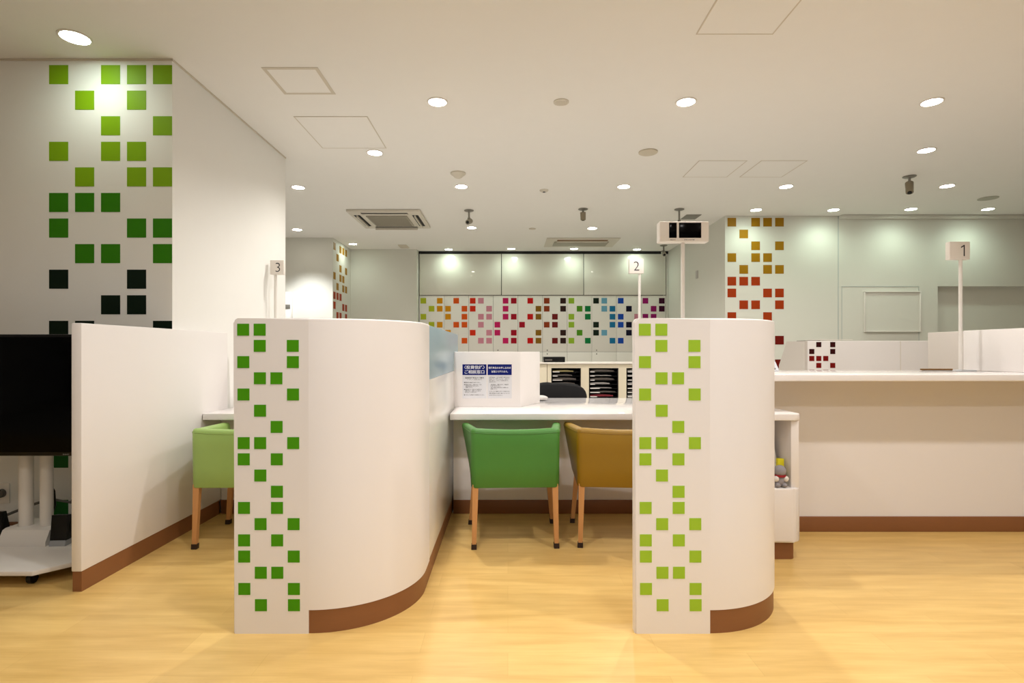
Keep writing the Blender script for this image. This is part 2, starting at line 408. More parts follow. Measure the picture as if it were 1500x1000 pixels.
# ------------------------------------------------------------------ desk screens with notices
def desk_screen(x0, label):
    root = thing('desk_screen', label, 'screen', (x0 + .3, 4.2, .735))
    t = B()
    prism(t, [(x0, 4.115), (x0 + .49, 4.115), (x0 + .655, 4.47), (x0 + .64, 4.48), (x0 + .478, 4.135), (x0, 4.135)], .7355, 1.145, .003)
    obj('panel', t, M_lam, root); return root
ds = desk_screen(-.398, 'white folded desk screen carrying two blue headed notices')
desk_screen(-2.03, 'plain white folded desk screen on the left desk, mostly behind the curved partition')
def notice(cx, label, lines, cat='notice'):
    w = .178; y = 4.1148; z1 = 1.052; z0 = .80
    root = thing('notice', label, cat, (cx, y, z0))
    bm = B(); box(bm, cx - w/2, cx + w/2, y - .001, y, z0, z1); obj('sheet', bm, M_poster, root)
    bm = B(); box(bm, cx - w/2, cx + w/2, y - .0016, y - .001, z1 - .079, z1); hd = obj('header', bm, M_navy, root)
    bm = B()
    for s, dz, ww, hh in lines: text_bm(bm, s, cx, z1 - dz, y - .0017, ww, hh, bold=0.012)
    obj('header_lettering', bm, M_inkw, hd, smooth=0)
    return root, y, z0, z1
FINE1 = [(.100, '投資信託商品のご案内', .138, .012, 0), (.113, '（くわしくは窓口まで）', .11, .006, 0),
         (.134, '■投資信託は預金ではありません。', .12, .0075, 1), (.150, '■投資信託の購入・換金にあたっては、', .13, .0075, 1), (.160, '各種手数料等がかかります。', .10, .0075, 2), (.170, 'ご確認ください。', .055, .0075, 2),
         (.186, '■投資信託は、元本および利回りの', .13, .0075, 1), (.196, '保証がなく、運用により元本を', .115, .0075, 2), (.206, '割り込むことがあります。', .085, .0075, 2), (.226, '■くわしくは窓口でお尋ねください。', .15, .0075, 1)]
FINE2 = [(.096, '保険商品は、当行が取扱う保険会社の', .15, .0075, 1), (.108, '商品です。お申し込みは、当窓口で', .15, .0075, 1), (.120, '承ります。くわしくは窓口まで。', .14, .0075, 1), (.130, 'お問い合わせください', .05, .0075, 1),
         (.150, '・保険商品は、預金ではなく、預金保険', .135, .0075, 2), (.160, 'の対象ではありません。', .075, .0075, 2), (.172, '・保険の契約は保険会社との契約です。', .135, .0075, 2), (.182, 'ご確認ください。', .05, .0075, 2),
         (.200, '※くわしくは「契約のしおり」をご覧ください', .15, .0075, 1), (.214, '保険商品のお取り扱いについて', .15, .0075, 1), (.228, 'おたずねください。', .10, .0075, 1)]
for cx, label, head, fine in (
        (-.247, 'notice headed in large characters on blue, left one of the two on the desk screen', [('〈投資信託〉', .0215, .150, .027), ('ご相談窓口', .0555, .146, .027)], FINE1),
        (-.061, 'notice with two small lines on blue, right one of the two on the desk screen', [('保険商品のお申し込みは', .0255, .165, .016), ('当窓口で承ります。', .0535, .122, .016)], FINE2)):
    rt, y, z0, z1 = notice(cx, label, head)
    bm = B()
    for dz, s, ww, hh, al in fine:
        xx = cx if al == 0 else cx - .089 + (.012 if al == 1 else .02) + ww / 2
        text_bm(bm, s, xx, z1 - dz, y - .001, ww, hh, bold=0.01)
    obj('small_lettering', bm, M_ink, rt, smooth=0)

# ------------------------------------------------------------------ armchairs
def chair_proto(vm):
    root = thing('armchair', 'x', 'armchair')
    # shell: path from the left arm front round the back to the right arm front
    st = []   # (top xy, bottom xy, inward normal, ztop)
    def stn(tx, ty, bx, by, nx, ny, zt): st.append((tx, ty, bx, by, nx, ny, zt))
    yb = -.247; yf = .262; rr = .035
    for k in range(5):
        u = 1 - k / 4.0 * .96
        stn(-(.262 + .072 * u), yb + rr + (yf - yb - rr) * u, -(.258 + .016 * u), yb + rr + (yf - .02 - yb - rr) * u, .99, .12, .696 - .026 * u)
    for k in range(1, 6):
        a = PI + k * PI / 2 / 6
        stn(-.262 + rr + rr * math.cos(a), yb + rr + rr * math.sin(a), -.258 + rr + rr * math.cos(a), yb + rr + rr * math.sin(a), -math.cos(a), -math.sin(a), .699)
    for k in range(9):
        u = -1 + k / 4.0
        x = u * (.262 - rr)
        stn(x, yb - .006 * (1 - u*u), x, yb, 0, 1, .699 - .008 * (1 - u * u))
    left = [s for s in st[:10]]
    for s in reversed(left): stn(-s[0], s[1], -s[2], s[3], -s[4], s[5], s[6])
    rings = []
    th = .055
    for tx, ty, bx, by, nx, ny, zt in st:
        def P(z, off):
            f = (z - .35) / (zt - .35)
            return Vector((bx + (tx - bx) * f + nx * off, by + (ty - by) * f + ny * off, z))
        rings.append([P(.356, .004), P(.362, 0), P(.48, 0), P(.60, 0), P(zt - .018, 0), P(zt - .006, .005), P(zt, .016), P(zt, th - .016), P(zt - .006, th - .005), P(zt - .018, th), P(.60, th), P(.47, th), P(.356, th)])
    bm = B(); loft(bm, rings)
    t = obj('upholstered_shell', bm, vm, root, smooth=50)
    bm = B(); tube(bm, [(s[0] + (s[2] - s[0]) * .08 - s[4] * .0005, s[1] - s[5] * .0005, s[6] - .022) for s in st], .0022, 6)
    obj('seam', bm, vm, t)
    bm = B(); prism(bm, [(-.235, yb + .05), (.235, yb + .05), (.262, .268), (-.262, .268)], .352, .46, .018); obj('seat', bm, vm, root)
    for sx in (-1, 1):
        for (tx, ty, bx, by) in ((.232, -.222, .241, -.232), (.240, .225, .273, .238)):
            bm = B()
            def sq(x, y, z, h): return [Vector((sx * x - h, y - h, z)), Vector((sx * x + h, y - h, z)), Vector((sx * x + h, y + h, z)), Vector((sx * x - h, y + h, z))]
            f = .028 / .37
            mxx, myy = bx + (tx - bx) * f, by + (ty - by) * f
            loft(bm, [sq(mxx, myy, .026, .0125), sq(tx, ty, .375, .0175)])
            lg = obj('leg', bm, M_wood, root)
            bm = B(); loft(bm, [sq(bx, by, 0.0005, .0155), sq(mxx, myy, .030, .0155)]); obj('foot_cap', bm, M_cap, lg)
    return root
for vm, x, y, rz, lab in ((M_chg, .034, 3.475, .042, 'mid green vinyl armchair with wooden legs at the middle desk'),
                          (M_chy, .684, 3.475, -.085, 'mustard yellow vinyl armchair half hidden by the lime stickered partition'),
                          (M_chp, -1.585, 3.475, .02, 'pale green vinyl armchair half hidden by the left curved partition')):
    c = chair_proto(vm); c.location = (x, y, 0); c.rotation_euler = (0, 0, rz)
    tag(c, lab, 'armchair', 'customer armchairs at the low desks')

# ------------------------------------------------------------------ number signs
def sign(num, x, y, z0, zb, zt, px, label, disc, w=.125, pt=.04, tw=.03, nx=0.0):
    root = thing('number_sign', label, 'sign', (x, y, z0), 'counter number signs on poles')
    bm = B(); box(bm, x - w/2, x + w/2, y - pt/2, y + pt/2, zb, zt, .002); pl = obj('plate', bm, M_white, root)
    bm = B()
    if num == '1':      # thin upright stroke with a slanting flag
        zc = (zb + zt) / 2; yy = y - pt/2 - .0006; q = [(.003, -.039), (.011, -.039), (.011, .039), (.005, .039), (-.015, .026), (-.015, .017), (.003, .028)]
        t = [bm.verts.new((x + nx + a, yy, zc + b)) for a, b in q]; bm.faces.new(t)
    else: text_bm(bm, num, x + nx, (zb + zt) / 2, y - pt/2, h=.078)
    obj('numeral', bm, M_ink, pl, smooth=0)
    bm = B(); cyl(bm, (px, y, z0 + .006), (px, y, zb + .001), .0115, n=16); obj('pole', bm, M_white2, root)
    bm = B(); lathe(bm, (px, y, z0 + .0005), [(disc, 0), (disc, .003), (disc - .004, .006), (.012, .008), (.001, .008)]); obj('base_disc', bm, M_silver, root)
sign('1', 3.12, 3.86, 1.013, 1.782, 1.905, 3.14, 'white number 1 sign on a tall white pole on the high counter', .088, w=.14, nx=.022)
sign('2', 1.105, 4.80, .735, 1.817, 1.943, 1.135, 'white number 2 sign above the lime stickered curved partition', .045)
sign('3', -1.985, 4.80, .735, 1.808, 1.93, -2.005, 'white number 3 sign in front of the left wall corner', .045, w=.118, nx=.008)

# queue ticket display on its pole
root = thing('queue_display', 'white box display with two black screens on a white pole', 'display', (1.40, 4.2, 1.013))
cx, y, s = 1.352, 3.92, 815 / 3.92
bm = B(); box(bm, 1.215 - .157+.0, 1.215 + .188, y - .04, y + .04, 1.15 + 158.5/s, 1.15 + 188/s, .006); cas = obj('casing', bm, M_white, root)
bm = B(); box(bm, 1.215 - .091, 1.215 - .038, y - .042, y - .039, 1.15 + 164/s, 1.15 + 186/s, .001); obj('screen', bm, M_screen, cas)
bm = B(); box(bm, 1.215 - .022, 1.215 + .133, y - .042, y - .039, 1.15 + 164/s, 1.15 + 186/s, .001); obj('screen', bm, M_screen, cas)
bm = B()
text_bm(bm, '窓口番号', 1.215 - .065, 1.15 + 161.3/s, y - .04, .036, .008, bold=.01); obj('caption', bm, M_ink, cas, smooth=0); bm = B(); text_bm(bm, 'お待ちのお客様', 1.215 + .05, 1.15 + 161.3/s, y - .04, .072, .008, bold=.01)
obj('caption', bm, M_ink, cas, smooth=0)
bm = B(); cyl(bm, (cx - .12, y, 1.018), (cx - .12, y, 1.15 + 159/s), .014, n=16); obj('pole', bm, M_white2, root)
bm = B(); lathe(bm, (cx - .12, y, 1.0135), [(.05, 0), (.05, .004), (.02, .01), (.001, .01)]); obj('base_disc', bm, M_white2, root)

# ------------------------------------------------------------------ items on the high counter
root = thing('pen_tray', 'flat tray with brown pens on the high counter beside the number 1 sign', 'tray', (2.87, 3.72, 1.0135))
bm = B(); box(bm, 2.80, 3.01, 3.74, 3.79, 1.0136, 1.018, .001); obj('tray', bm, M_papg, root)
bm = B(); cyl(bm, (2.785, 3.755, 1.026), (3.0, 3.757, 1.026), .006, n=10); cyl(bm, (2.81, 3.772, 1.024), (3.01, 3.77, 1.024), .006, n=10); obj('pens', bm, M_pen, root)
root = thing('desk_calendar', 'small grey tilted desk stand at the left end of the high counter', 'desk stand', (1.82, 3.86, 1.0135))
bm = B(); loft(bm, [[Vector((x, yy, z)) for x, yy, z in q] for q in (((1.76, 3.84, 1.0137), (1.873, 3.84, 1.0137), (1.873, 3.90, 1.0137), (1.76, 3.90, 1.0137)), ((1.76, 3.868, 1.085), (1.855, 3.868, 1.085), (1.855, 3.874, 1.085), (1.76, 3.874, 1.085)))]); obj('body', bm, M_silver, root)
bm = B(); box(bm, 1.815, 1.85, 3.843, 3.848, 1.02, 1.034, .002); obj('clip', bm, M_cable, root)

# ------------------------------------------------------------------ staff area
# desk return screen with wine stickers
root = thing('staff_counter_screen', 'white staff counter screen with small wine red square stickers behind the high counter', 'screen', (3.5, 5.4, 0))
bm = B(); box(bm, 2.87, 4.9, 5.33, 5.37, 0, 1.248, .004); fp = obj('front_panel', bm, M_lam, root)
bm = B(); box(bm, 3.758, 3.762, 5.3285, 5.331, 0.05, 1.245); obj('seam', bm, M_hatch, fp)
bm = B()
for r, row in enumerate(['0101', '1001', '1110', '0101', '1010', '0100', '1001']):
    for c, ch in enumerate(row):
        if ch == '1':
            x = 2.911 + c * .0668; z = 1.212 - r * .0665
            box(bm, x - .0243, x + .0243, 5.3288, 5.33, z - .0243, z + .0243, mi=(0 if r < 2 else 1))
obj('square_stickers', bm, [stick('dark_wine', (56, 10, 12)), stick('deep_red', (124, 14, 12))], fp)
bm = B(); loft(bm, [[Vector((xx, yy, zz)) for yy, zz in ((5.33, 0), (5.92, 0), (5.84, 1.0), (5.68, 1.246), (5.33, 1.246))] for xx in (2.845, 2.869)]); obj('side_panel', bm, mat('warm_grey_laminate', (206, 198, 190)), root)
bm = B(); box(bm, 2.9, 3.3, 5.38, 5.66, 1.2, 1.256, .003); o = obj('paper_tray', bm, M_silver); tag(o, 'flat pale tray resting behind the wine stickered screen top', 'tray')
o.location.z = 1.2485 - .06
bpy.data.objects.remove(o)
root = thing('paper_tray', 'flat pale tray lying on top of the wine stickered screen', 'tray', (3.05, 5.36, 1.2485))
bm = B(); box(bm, 2.88, 3.0, 5.34, 5.55, 1.2485, 1.254, .001); obj('base', bm, M_grey, root)
bm = B(); box(bm, 2.97, 3.31, 5.34, 5.56, 1.2545, 1.261, .001); obj('lid', bm, M_white, root)

# multicoloured cabinets at the back
COL = dict(y=(172, 182, 40), a=(206, 140, 14), o=(214, 84, 20), r=(206, 44, 14), p=(202, 134, 150), m=(190, 28, 92), c=(156, 10, 34), R=(192, 18, 16), O=(134, 94, 20), b=(140, 56, 22), w=(108, 22, 22), k=(46, 24, 18), l=(146, 182, 50), g=(76, 140, 26), e=(12, 120, 62), D=(12, 30, 18), s=(106, 164, 190), t=(24, 112, 156), B=(22, 72, 172), n=(12, 12, 40), P=(146, 22, 100), x=(60, 8, 40))
KEYS = list(COL); SM = [stick('tone_' + str(i), COL[k]) for i, k in enumerate(KEYS)]
#       0  3  6  9  12 15 18 21 24 27
ROWS = ['y.a.o.rp..mcR..b.kl..Ds.B..P.x',
        '.yaa.or.p.m...Ob.k.ge.st.n..Px',
        'y..a.o.pp.mcRO.' + '.w.l.e..tB.pPP.'[0:15],
        '.ya.oo.p.m..c..bw.l..D.tBn....',
        '..a...r.pm.c..O..k.g.Ds..n..P.',
        'y.a..o.pp.mcR.O.wkl.e..tB..P.x']
def fix(s, pos):  # build row from explicit positions
    a = ['.'] * 30
    for k, v in pos.items(): a[k] = v
    return ''.join(a)
ROWS = [
 fix('', {0:'y',2:'a',4:'o',6:'r',7:'p',10:'m',11:'c',13:'R',15:'b',17:'k',18:'l',21:'D',22:'s',24:'B',27:'P',29:'x'}),
 fix('', {1:'y',2:'a',3:'a',5:'o',6:'r',8:'p',10:'m',14:'O',15:'b',17:'k',19:'g',20:'e',22:'s',23:'t',25:'n',28:'P',29:'x'}),
 fix('', {0:'y',3:'a',5:'o',7:'p',8:'p',10:'m',11:'c',13:'R',14:'O',16:'w',18:'l',20:'e',23:'t',24:'B',26:'p',27:'P',28:'P'}),
 fix('', {1:'y',2:'a',4:'o',5:'o',7:'p',9:'m',12:'c',15:'b',16:'w',18:'l',21:'D',23:'t',24:'B',25:'n',28:'P'}),
 fix('', {0:'y',3:'a',6:'r',8:'p',9:'m',11:'c',14:'O',17:'k',19:'g',21:'D',22:'s',25:'n',26:'p',29:'x'}),
 fix('', {1:'y',2:'a',5:'o',7:'p',8:'p',10:'m',11:'c',13:'R',14:'O',16:'w',17:'k',18:'l',20:'e',23:'t',24:'B',27:'P'})]
X0 = -1.605; DW = .4465; YC = 10.07
names = ['lime and amber', 'amber and orange', 'red and pink', 'magenta and crimson', 'red and olive', 'brown and maroon', 'lime and emerald', 'black green and sky blue', 'blue and navy', 'purple and plum']
for d in range(10):
    xa = X0 + d * DW
    root = thing('storage_cabinet', 'tall white storage cabinet with %s square stickers on its upper door' % names[d], 'cabinet', (xa + DW / 2, YC + .1, 0), 'sticker covered storage cabinets along the back wall')
    bm = B(); box(bm, xa, xa + DW, YC + .02, YC + .22, 0, 2.155); obj('body', bm, M_black, root)
    bm = B(); box(bm, xa + .002, xa + DW - .002, YC, YC + .02, 1.137, 2.155, .0015); dr = obj('door', bm, M_cab, root)
    bm = B()
    used = set()
    for r, row in enumerate(ROWS):
        for c in range(3):
            ch = row[d * 3 + c]
            if ch != '.':
                x = xa + .075 + c * .1484; z = 2.155 - .095 - r * .1445
                box(bm, x - .051, x + .051, YC - .0015, YC, z - .051, z + .051, mi=KEYS.index(ch))
    obj('square_stickers', bm, SM, dr)
    bm = B(); box(bm, xa + .002, xa + DW - .002, YC, YC + .02, .05, 1.133, .0015); lo = obj('door', bm, M_cab, root)
    if d in (3, 5, 7, 9):
        bm = B(); cyl(bm, (xa + .085, YC - .004, 1.165), (xa + .085, YC, 1.165), .011, n=12); obj('lock', bm, M_cable, dr)
        bm = B(); cyl(bm, (xa + .085, YC - .004, 1.098), (xa + .085, YC, 1.098), .011, n=12); obj('lock', bm, M_cable, lo)
# glossy panels above them
for k, lab in enumerate(('leftmost', 'middle', 'rightmost')):
    xa = -1.605 + k * 1.488
    bm = B(); box(bm, xa + .006, xa + 1.482, YC - .01, YC + .02, 2.165, 2.905, .002)
    tag(obj('glass_panel', bm, M_glass), 'glossy pale glass wall panel over the coloured cabinets, %s of three' % lab, 'wall panel', 'glossy panels above the cabinets')
bm = B(); box(bm, -1.612, 2.895, YC - .012, YC + .0, 2.91, 2.954); struct('shadow_gap_strip', bm, M_black)  # black strip drawn in for the shadow gap at the ceiling

bm = B(); box(bm, 2.864, 2.897, YC - .002, YC + .2, 0, 2.905, .001); struct('trim_5', bm, M_wallc)
# low tray cabinets
def tray_cabinet(x0, k, lab):
    w = .472; y = 7.0; z1 = .984
    root = thing('tray_cabinet', lab, 'cabinet', (x0 + w/2, y + .2, 0), 'open document tray cabinets under the white shelf')
    bm = B()
    box(bm, x0, x0 + .05, y, y + .45, 0, z1); box(bm, x0 + w - .05, x0 + w, y, y + .45, 0, z1)
    box(bm, x0 + .05, x0 + w - .05, y, y + .45, z1 - .048, z1); box(bm, x0 + .05, x0 + w - .05, y, y + .45, 0, .25); obj('body', bm, M_beige, root)
    bm = B(); box(bm, x0 + .05, x0 + w - .05, y + .43, y + .449, .25, z1 - .048); obj('back_board', bm, M_plastic, root)
    bm = B(); box(bm, x0 + .05, x0 + .062, y + .005, y + .43, .25, z1 - .048); obj('liner', bm, M_plastic, root)
    bm = B(); box(bm, x0 + w - .062, x0 + w - .05, y + .005, y + .43, .25, z1 - .048); obj('liner', bm, M_plastic, root)
    for r in range(12):
        z = .885 - r * .052
        if z < .27: break
        bm = B(); box(bm, x0 + .064, x0 + w - .064, y + .008, y + .42, z, z + .004, .001); tr = obj('tray', bm, M_plastic, root)
        bm = B(); box(bm, x0 + .068, x0 + .068 + random.choice((.055, .06, .085, .12)), y + .003, y + .008, z - .002, z + .008, .001); obj('label_tag', bm, M_paper, tr)
    for r in range(8):
        z = .885 - r * .052 + .0045
        h = random.uniform(.008, .03); wdt = random.uniform(.24, .325)
        m = M_papr if (r == 6 and k == 1) else (M_papy if (r == 0 and k == 0) else random.choice((M_pgd, M_pgd, M_pgd, M_papg)))
        bm = B()
        xs = x0 + .07
        loft(bm, [[Vector((xx, yy, zz)) for yy, zz in ((y + .03, z), (y + .36, z), (y + .36, z + h * f), (y + .03, z + h * f))] for xx, f in ((xs, .7), (xs + wdt * .3, 1), (xs + wdt * .7, 1), (xs + wdt, .6))])
        tag(obj('paper_stack', bm, m), 'thin stack of papers lying in a black tray of the document cabinets', 'paper', 'paper stacks in the document trays')
tray_cabinet(.497, 0, 'beige document tray cabinet behind the black office chair')
tray_cabinet(.969, 1, 'beige document tray cabinet with a red folder, right of the black office chair')
tray_cabinet(1.441, 2, 'beige document tray cabinet beside the lime stickered partition edge')
bm = B(); box(bm, -.46, .492, 7.0, 7.45, 0, .984, .002); box(bm, .385, .387, 6.998, 7.0, 0.02, .97)
tag(obj('low_cabinet', bm, M_beige), 'plain beige low cabinet left of the document trays', 'cabinet')
bm = B(); box(bm, -.47, 1.93, 6.98, 7.47, .986, 1.008, .003); tag(obj('cabinet_top', bm, M_white), 'long white top board lying over the low beige cabinets', 'shelf')
root = thing('document_scanner', 'flat black machine on the white top board of the low cabinets', 'office machine', (.59, 7.15, 1.009))
bm = B(); box(bm, .455, .725, 7.05, 7.30, 1.009, 1.077, .006); obj('body', bm, M_plastic, root)
bm = B(); box(bm, .47, .56, 7.047, 7.051, 1.028, 1.046, .001); obj('front_badge', bm, M_cable, root)

# office chair
root = thing('office_chair', 'black fabric office chair behind the middle desk', 'office chair', (.45, 5.45, 0))
bm = B()
pts = []
rings = []
for k in range(21):
    u = math.sin(-PI / 2 + PI * k / 20) * .999
    hh = .178 * (1 - abs(u) ** 3.2) ** (1 / 3.2) + .004
    zt = .662 + hh + (.008 if u < -.3 else 0); zb = .655 - hh * .9
    x = .47 + u * .288; yy = 5.38 - .05 * u * u; t_ = .042 * (1 - .7 * abs(u) ** 6)
    rings.append([Vector((x, yy - t_ * .8, zb + hh * .15)), Vector((x, yy - t_, .66)), Vector((x, yy - t_ * .8, zt - hh * .15)), Vector((x, yy - t_ * .3, zt)), Vector((x, yy + t_ * .3, zt)), Vector((x, yy + t_ * .8, zt - hh * .15)), Vector((x, yy + t_, .66)), Vector((x, yy, zb))])
loft(bm, rings); obj('backrest', bm, M_dfab, root, smooth=60)
bm = B(); box(bm, .21, .73, 5.42, 5.93, .43, .51, .03, 3); obj('seat', bm, M_dfab, root)
bm = B(); tube(bm, [(.47, 5.42, .56), (.47, 5.5, .48), (.47, 5.55, .42), (.47, 5.67, .41)], .02); obj('back_bar', bm, M_plastic, root)
bm = B(); cyl(bm, (.47, 5.67, .10), (.47, 5.67, .43), .025); obj('post', bm, M_plastic, root)
for k in range(5):
    a = k * 2 * PI / 5 + .3; ex, ey = .47 + .27 * math.cos(a), 5.67 + .27 * math.sin(a)
    bm = B(); tube(bm, [(.47, 5.67, .11), (ex, ey, .075)], .018); lg = obj('leg', bm, M_plastic, root)
    bm = B(); cyl(bm, (ex - .01, ey, .028), (ex + .02, ey, .028), .0275, n=16); obj('caster', bm, M_plastic, lg)
bm = B(); ball(bm, (.275, 4.66, .758), .06, .045, .022); 
tag(obj('desk_pad', bm, M_papg), 'small rounded pale grey item on the desk just right of the folded screen', 'desk item')

# wall things
root = thing('whiteboard_frame', 'thin white framed blank board on the right back wall', 'board', (5.12, 7.42, 1.4))
bm = B()
for a in ((4.745, 5.50, 1.405, 1.418), (4.745, 5.50, 1.932, 1.945), (4.745, 4.757, 1.418, 1.932), (5.488, 5.50, 1.418, 1.932)): box(bm, a[0], a[1], 7.40, 7.4285, a[2], a[3], .002)
obj('frame', bm, M_white2, root)
bm = B(); box(bm, 4.757, 5.488, 7.415, 7.4285, 1.418, 1.932); obj('board', bm, M_wallc, root)
bm = B(); box(bm, 2.885, 2.8995, 8.48, 8.56, 2.26, 2.38, .004); tag(obj('wall_switch', bm, M_papg), 'small pale box on the side wall right of the queue display', 'wall box')
root = thing('wall_dispenser', 'white wall unit with small grey window at the left wall corner', 'wall unit', (-3.5, 8.8, 1.5))
bm = B(); box(bm, -3.72, -3.425, 8.78, 8.859, 1.45, 2.08, .006); obj('casing', bm, M_white2, root)
bm = B(); box(bm, -3.60, -3.436, 8.776, 8.781, 1.815, 1.885, .001); obj('display_window', bm, M_grey, root)
bm = B(); box(bm, -3.60, -3.436, 8.775, 8.781, 1.48, 1.80, .002); obj('flap', bm, M_white, root)
root = thing('power_outlet', 'white wall outlet with a plugged dark cord, behind the television stand', 'outlet', (-3.13, 3.43, .27))
bm = B(); box(bm, -3.19, -3.077, 3.431, 3.4395, .21, .335, .003); obj('plate', bm, M_white, root)
bm = B(); cyl(bm, (-3.118, 3.432, .275), (-3.118, 3.405, .275), .026, n=20); obj('plug', bm, M_cable, root)
bm = B(); tube(bm, [(-3.118, 3.405, .275), (-3.14, 3.37, .255), (-3.19, 3.36, .22), (-3.25, 3.37, .15), (-3.3, 3.38, .1)], .007); obj('cord', bm, M_plastic, root)

# ------------------------------------------------------------------ television, stand, speakers
root = thing('television', 'large black flat television at the left edge', 'television', (-2.66, 3.0, .587))
bm = B(); box(bm, -3.24, -2.105, 2.985, 3.035, .587, 1.240, .006); tvb = obj('casing', bm, M_plastic, root)
bm = B(); box(bm, -3.225, -2.12, 2.983, 2.9855, .607, 1.225, .001); obj('screen', bm, M_screen, root)
bm = B(); text_bm(bm, 'SHARP', -2.37, .596, 2.9845, .035, .006, bold=.01); obj('maker_mark', bm, M_silver, tvb, smooth=0)
root = thing('television_stand', 'white television stand with two round columns and a wide angular base', 'stand', (-2.66, 3.05, 0))
bm = B(); prism(bm, [(-3.02, 2.69), (-2.30, 2.69), (-2.115, 2.90), (-2.115, 3.30), (-2.25, 3.40), (-3.07, 3.40), (-3.22, 3.20), (-3.22, 2.95)], .062, .085, .003); obj('base_plate', bm, M_white2, root)
for x in (-2.71, -2.595):
    bm = B(); cyl(bm, (x, 3.13, .15), (x, 3.13, 1.1), .034 if x < -2.65 else .031, n=28); obj('column', bm, M_white2, root)
bm = B(); loft(bm, [[Vector((x0, yy, zz)) for yy, zz in ((3.03, .085), (3.03, .108), (3.06, .165), (3.08, .172), (3.26, .172), (3.26, .085))] for x0 in (-2.78, -2.52)]); obj('column_block', bm, M_white2, root)
bm = B(); box(bm, -2.80, -2.52, 3.036, 3.10, .80, 1.05, .004); obj('bracket', bm, M_plastic, root)
for x, y in ((-2.95, 2.76), (-2.36, 2.76), (-2.22, 3.25), (-3.1, 3.25)):
    bm = B(); cyl(bm, (x - .012, y, .0255), (x + .012, y, .0255), .025, n=16); box(bm, x - .018, x + .018, y - .015, y + .015, .045, .062); obj('caster', bm, M_plastic, root)
def speaker(x, y, rz, lab, cut=0):
    root = thing('speaker', lab, 'speaker', (x, y, .086), 'small black speakers on the television stand base')
    def V(a, b, c): return Vector((a, b, c))
    bm = B(); loft(bm, [[V(x - .042, y - .02, .116), V(x + .042, y - .02, .116), V(x + .04, y + .06, .116), V(x - .04, y + .06, .116)], [V(x - .042, y - .006, .25), V(x + .042, y - .006, .25), V(x + .036, y + .03, .245), V(x - .036, y + .03, .245)]]); obj('cabinet', bm, M_plastic, root)
    bm = B(); loft(bm, [[V(x - .042, y - .028, .0865), V(x + .042, y - .028, .0865), V(x + .04, y + .06, .0865), V(x - .04, y + .06, .0865)], [V(x - .042, y - .0215, .1155), V(x + .042, y - .0215, .1155), V(x + .04, y + .06, .1155), V(x - .04, y + .06, .1155)]]); obj('foot', bm, M_silver, root)
    bm = B()
    for sx in (-1, 1): box(bm, x + sx * .043 - .0015, x + sx * .043 + .0015, y - .021, y + .01, .112, .117)
    bm.free()
    root.rotation_euler = (0, 0, rz)
speaker(-2.46, 3.06, .06, 'small black speaker with silver foot, right of the stand columns')
speaker(-2.875, 3.12, .12, 'small black speaker with silver foot, at the left picture edge')
bm = B(); tube(bm, [(-3.02, 3.30, .20), (-2.86, 3.25, .235), (-2.78, 3.24, .30), (-2.62, 3.25, .27), (-2.5, 3.28, .33)], .008)
bm.free()
bm = B(); tube(bm, [(-3.2, 3.35, .14), (-3.0, 3.34, .17), (-2.85, 3.33, .23), (-2.72, 3.31, .27), (-2.60, 3.31, .25), (-2.56, 3.32, .32), (-2.53, 3.33, .40)], .008); tag(obj('cable', bm, M_cable), 'grey cable looping behind the television stand columns', 'cable')
bm = B(); tube(bm, [(-2.645, 3.21, .60), (-2.65, 3.21, .4), (-2.625, 3.22, .34), (-2.62, 3.22, .26), (-2.635, 3.22, .21), (-2.65, 3.21, .178)], .005); tag(obj('cable', bm, M_plastic), 'thin black cable hanging between the two stand columns', 'cable')

# ------------------------------------------------------------------ ceiling fittings
WARM = (1.0, .955, .93); COOL = (0.80, 1.0, 0.82)
def spot(name, power, col, ang, blend, rad):
    l = bpy.data.lights.new(name, 'SPOT'); l.energy = power; l.color = col; l.spot_size = math.radians(ang); l.spot_blend = blend; l.shadow_soft_size = rad
    return l
P_MAIN, P_WASH = 69, 14
L_fill = spot('unseen_fill_lamp', P_MAIN, WARM, 150, .7, .05)  # fill light for the added rows out of view
L_desk = spot('desk_downlight_lamp', P_MAIN * 1.3, WARM, 150, .7, .05)
L_glass = spot('panel_wash_lamp', 8, COOL, 160, 1.0, .06)
L_fill_left = spot('left_fill_lamp', 20, WARM, 140, .8, .05)  # weak fill light for the added lamp at the left
L_right = spot('right_downlight_lamp', P_MAIN * .5, (1.0, .965, .91), 145, .7, .05)
L_back = spot('back_downlight_lamp', P_MAIN * .82, (1.0, .965, .91), 145, .7, .05)
L_wash = spot('wash_lamp', P_WASH, COOL, 160, 1.0, .05)
L_tile = spot('tile_wall_lamp', 6, (.92, 1.0, .85), 150, 1.0, .05)
L_bright = spot('bright_lamp', P_MAIN * 2.6, (.96, .98, 1.0), 100, .8, .05)
def downlight(x, y, L, lens, label, group, r=.068):
    root = thing('downlight', label, 'ceiling light', (x, y, CZ - .001), group)
    bm = B(); lathe(bm, (x, y, CZ - .001), [(r + .010, 0), (r + .010, -.003), (r + .004, -.006), (r - .002, -.005), (r - .002, 0)]); obj('trim_ring', bm, M_white, root)
    bm = B(); lathe(bm, (x, y, CZ - .001), [(r - .003, -.001), (r - .003, -.004), (.001, -.0045)]); obj('lens', bm, lens, root)
    lo = bpy.data.objects.new('lamp', L); C.objects.link(lo); lo.parent = root; lo.location = (0, 0, -.03)
G1 = 'ceiling downlights over the customer area'; G2 = 'ceiling downlights over the staff area'; G3 = 'wall washing downlights along the back'
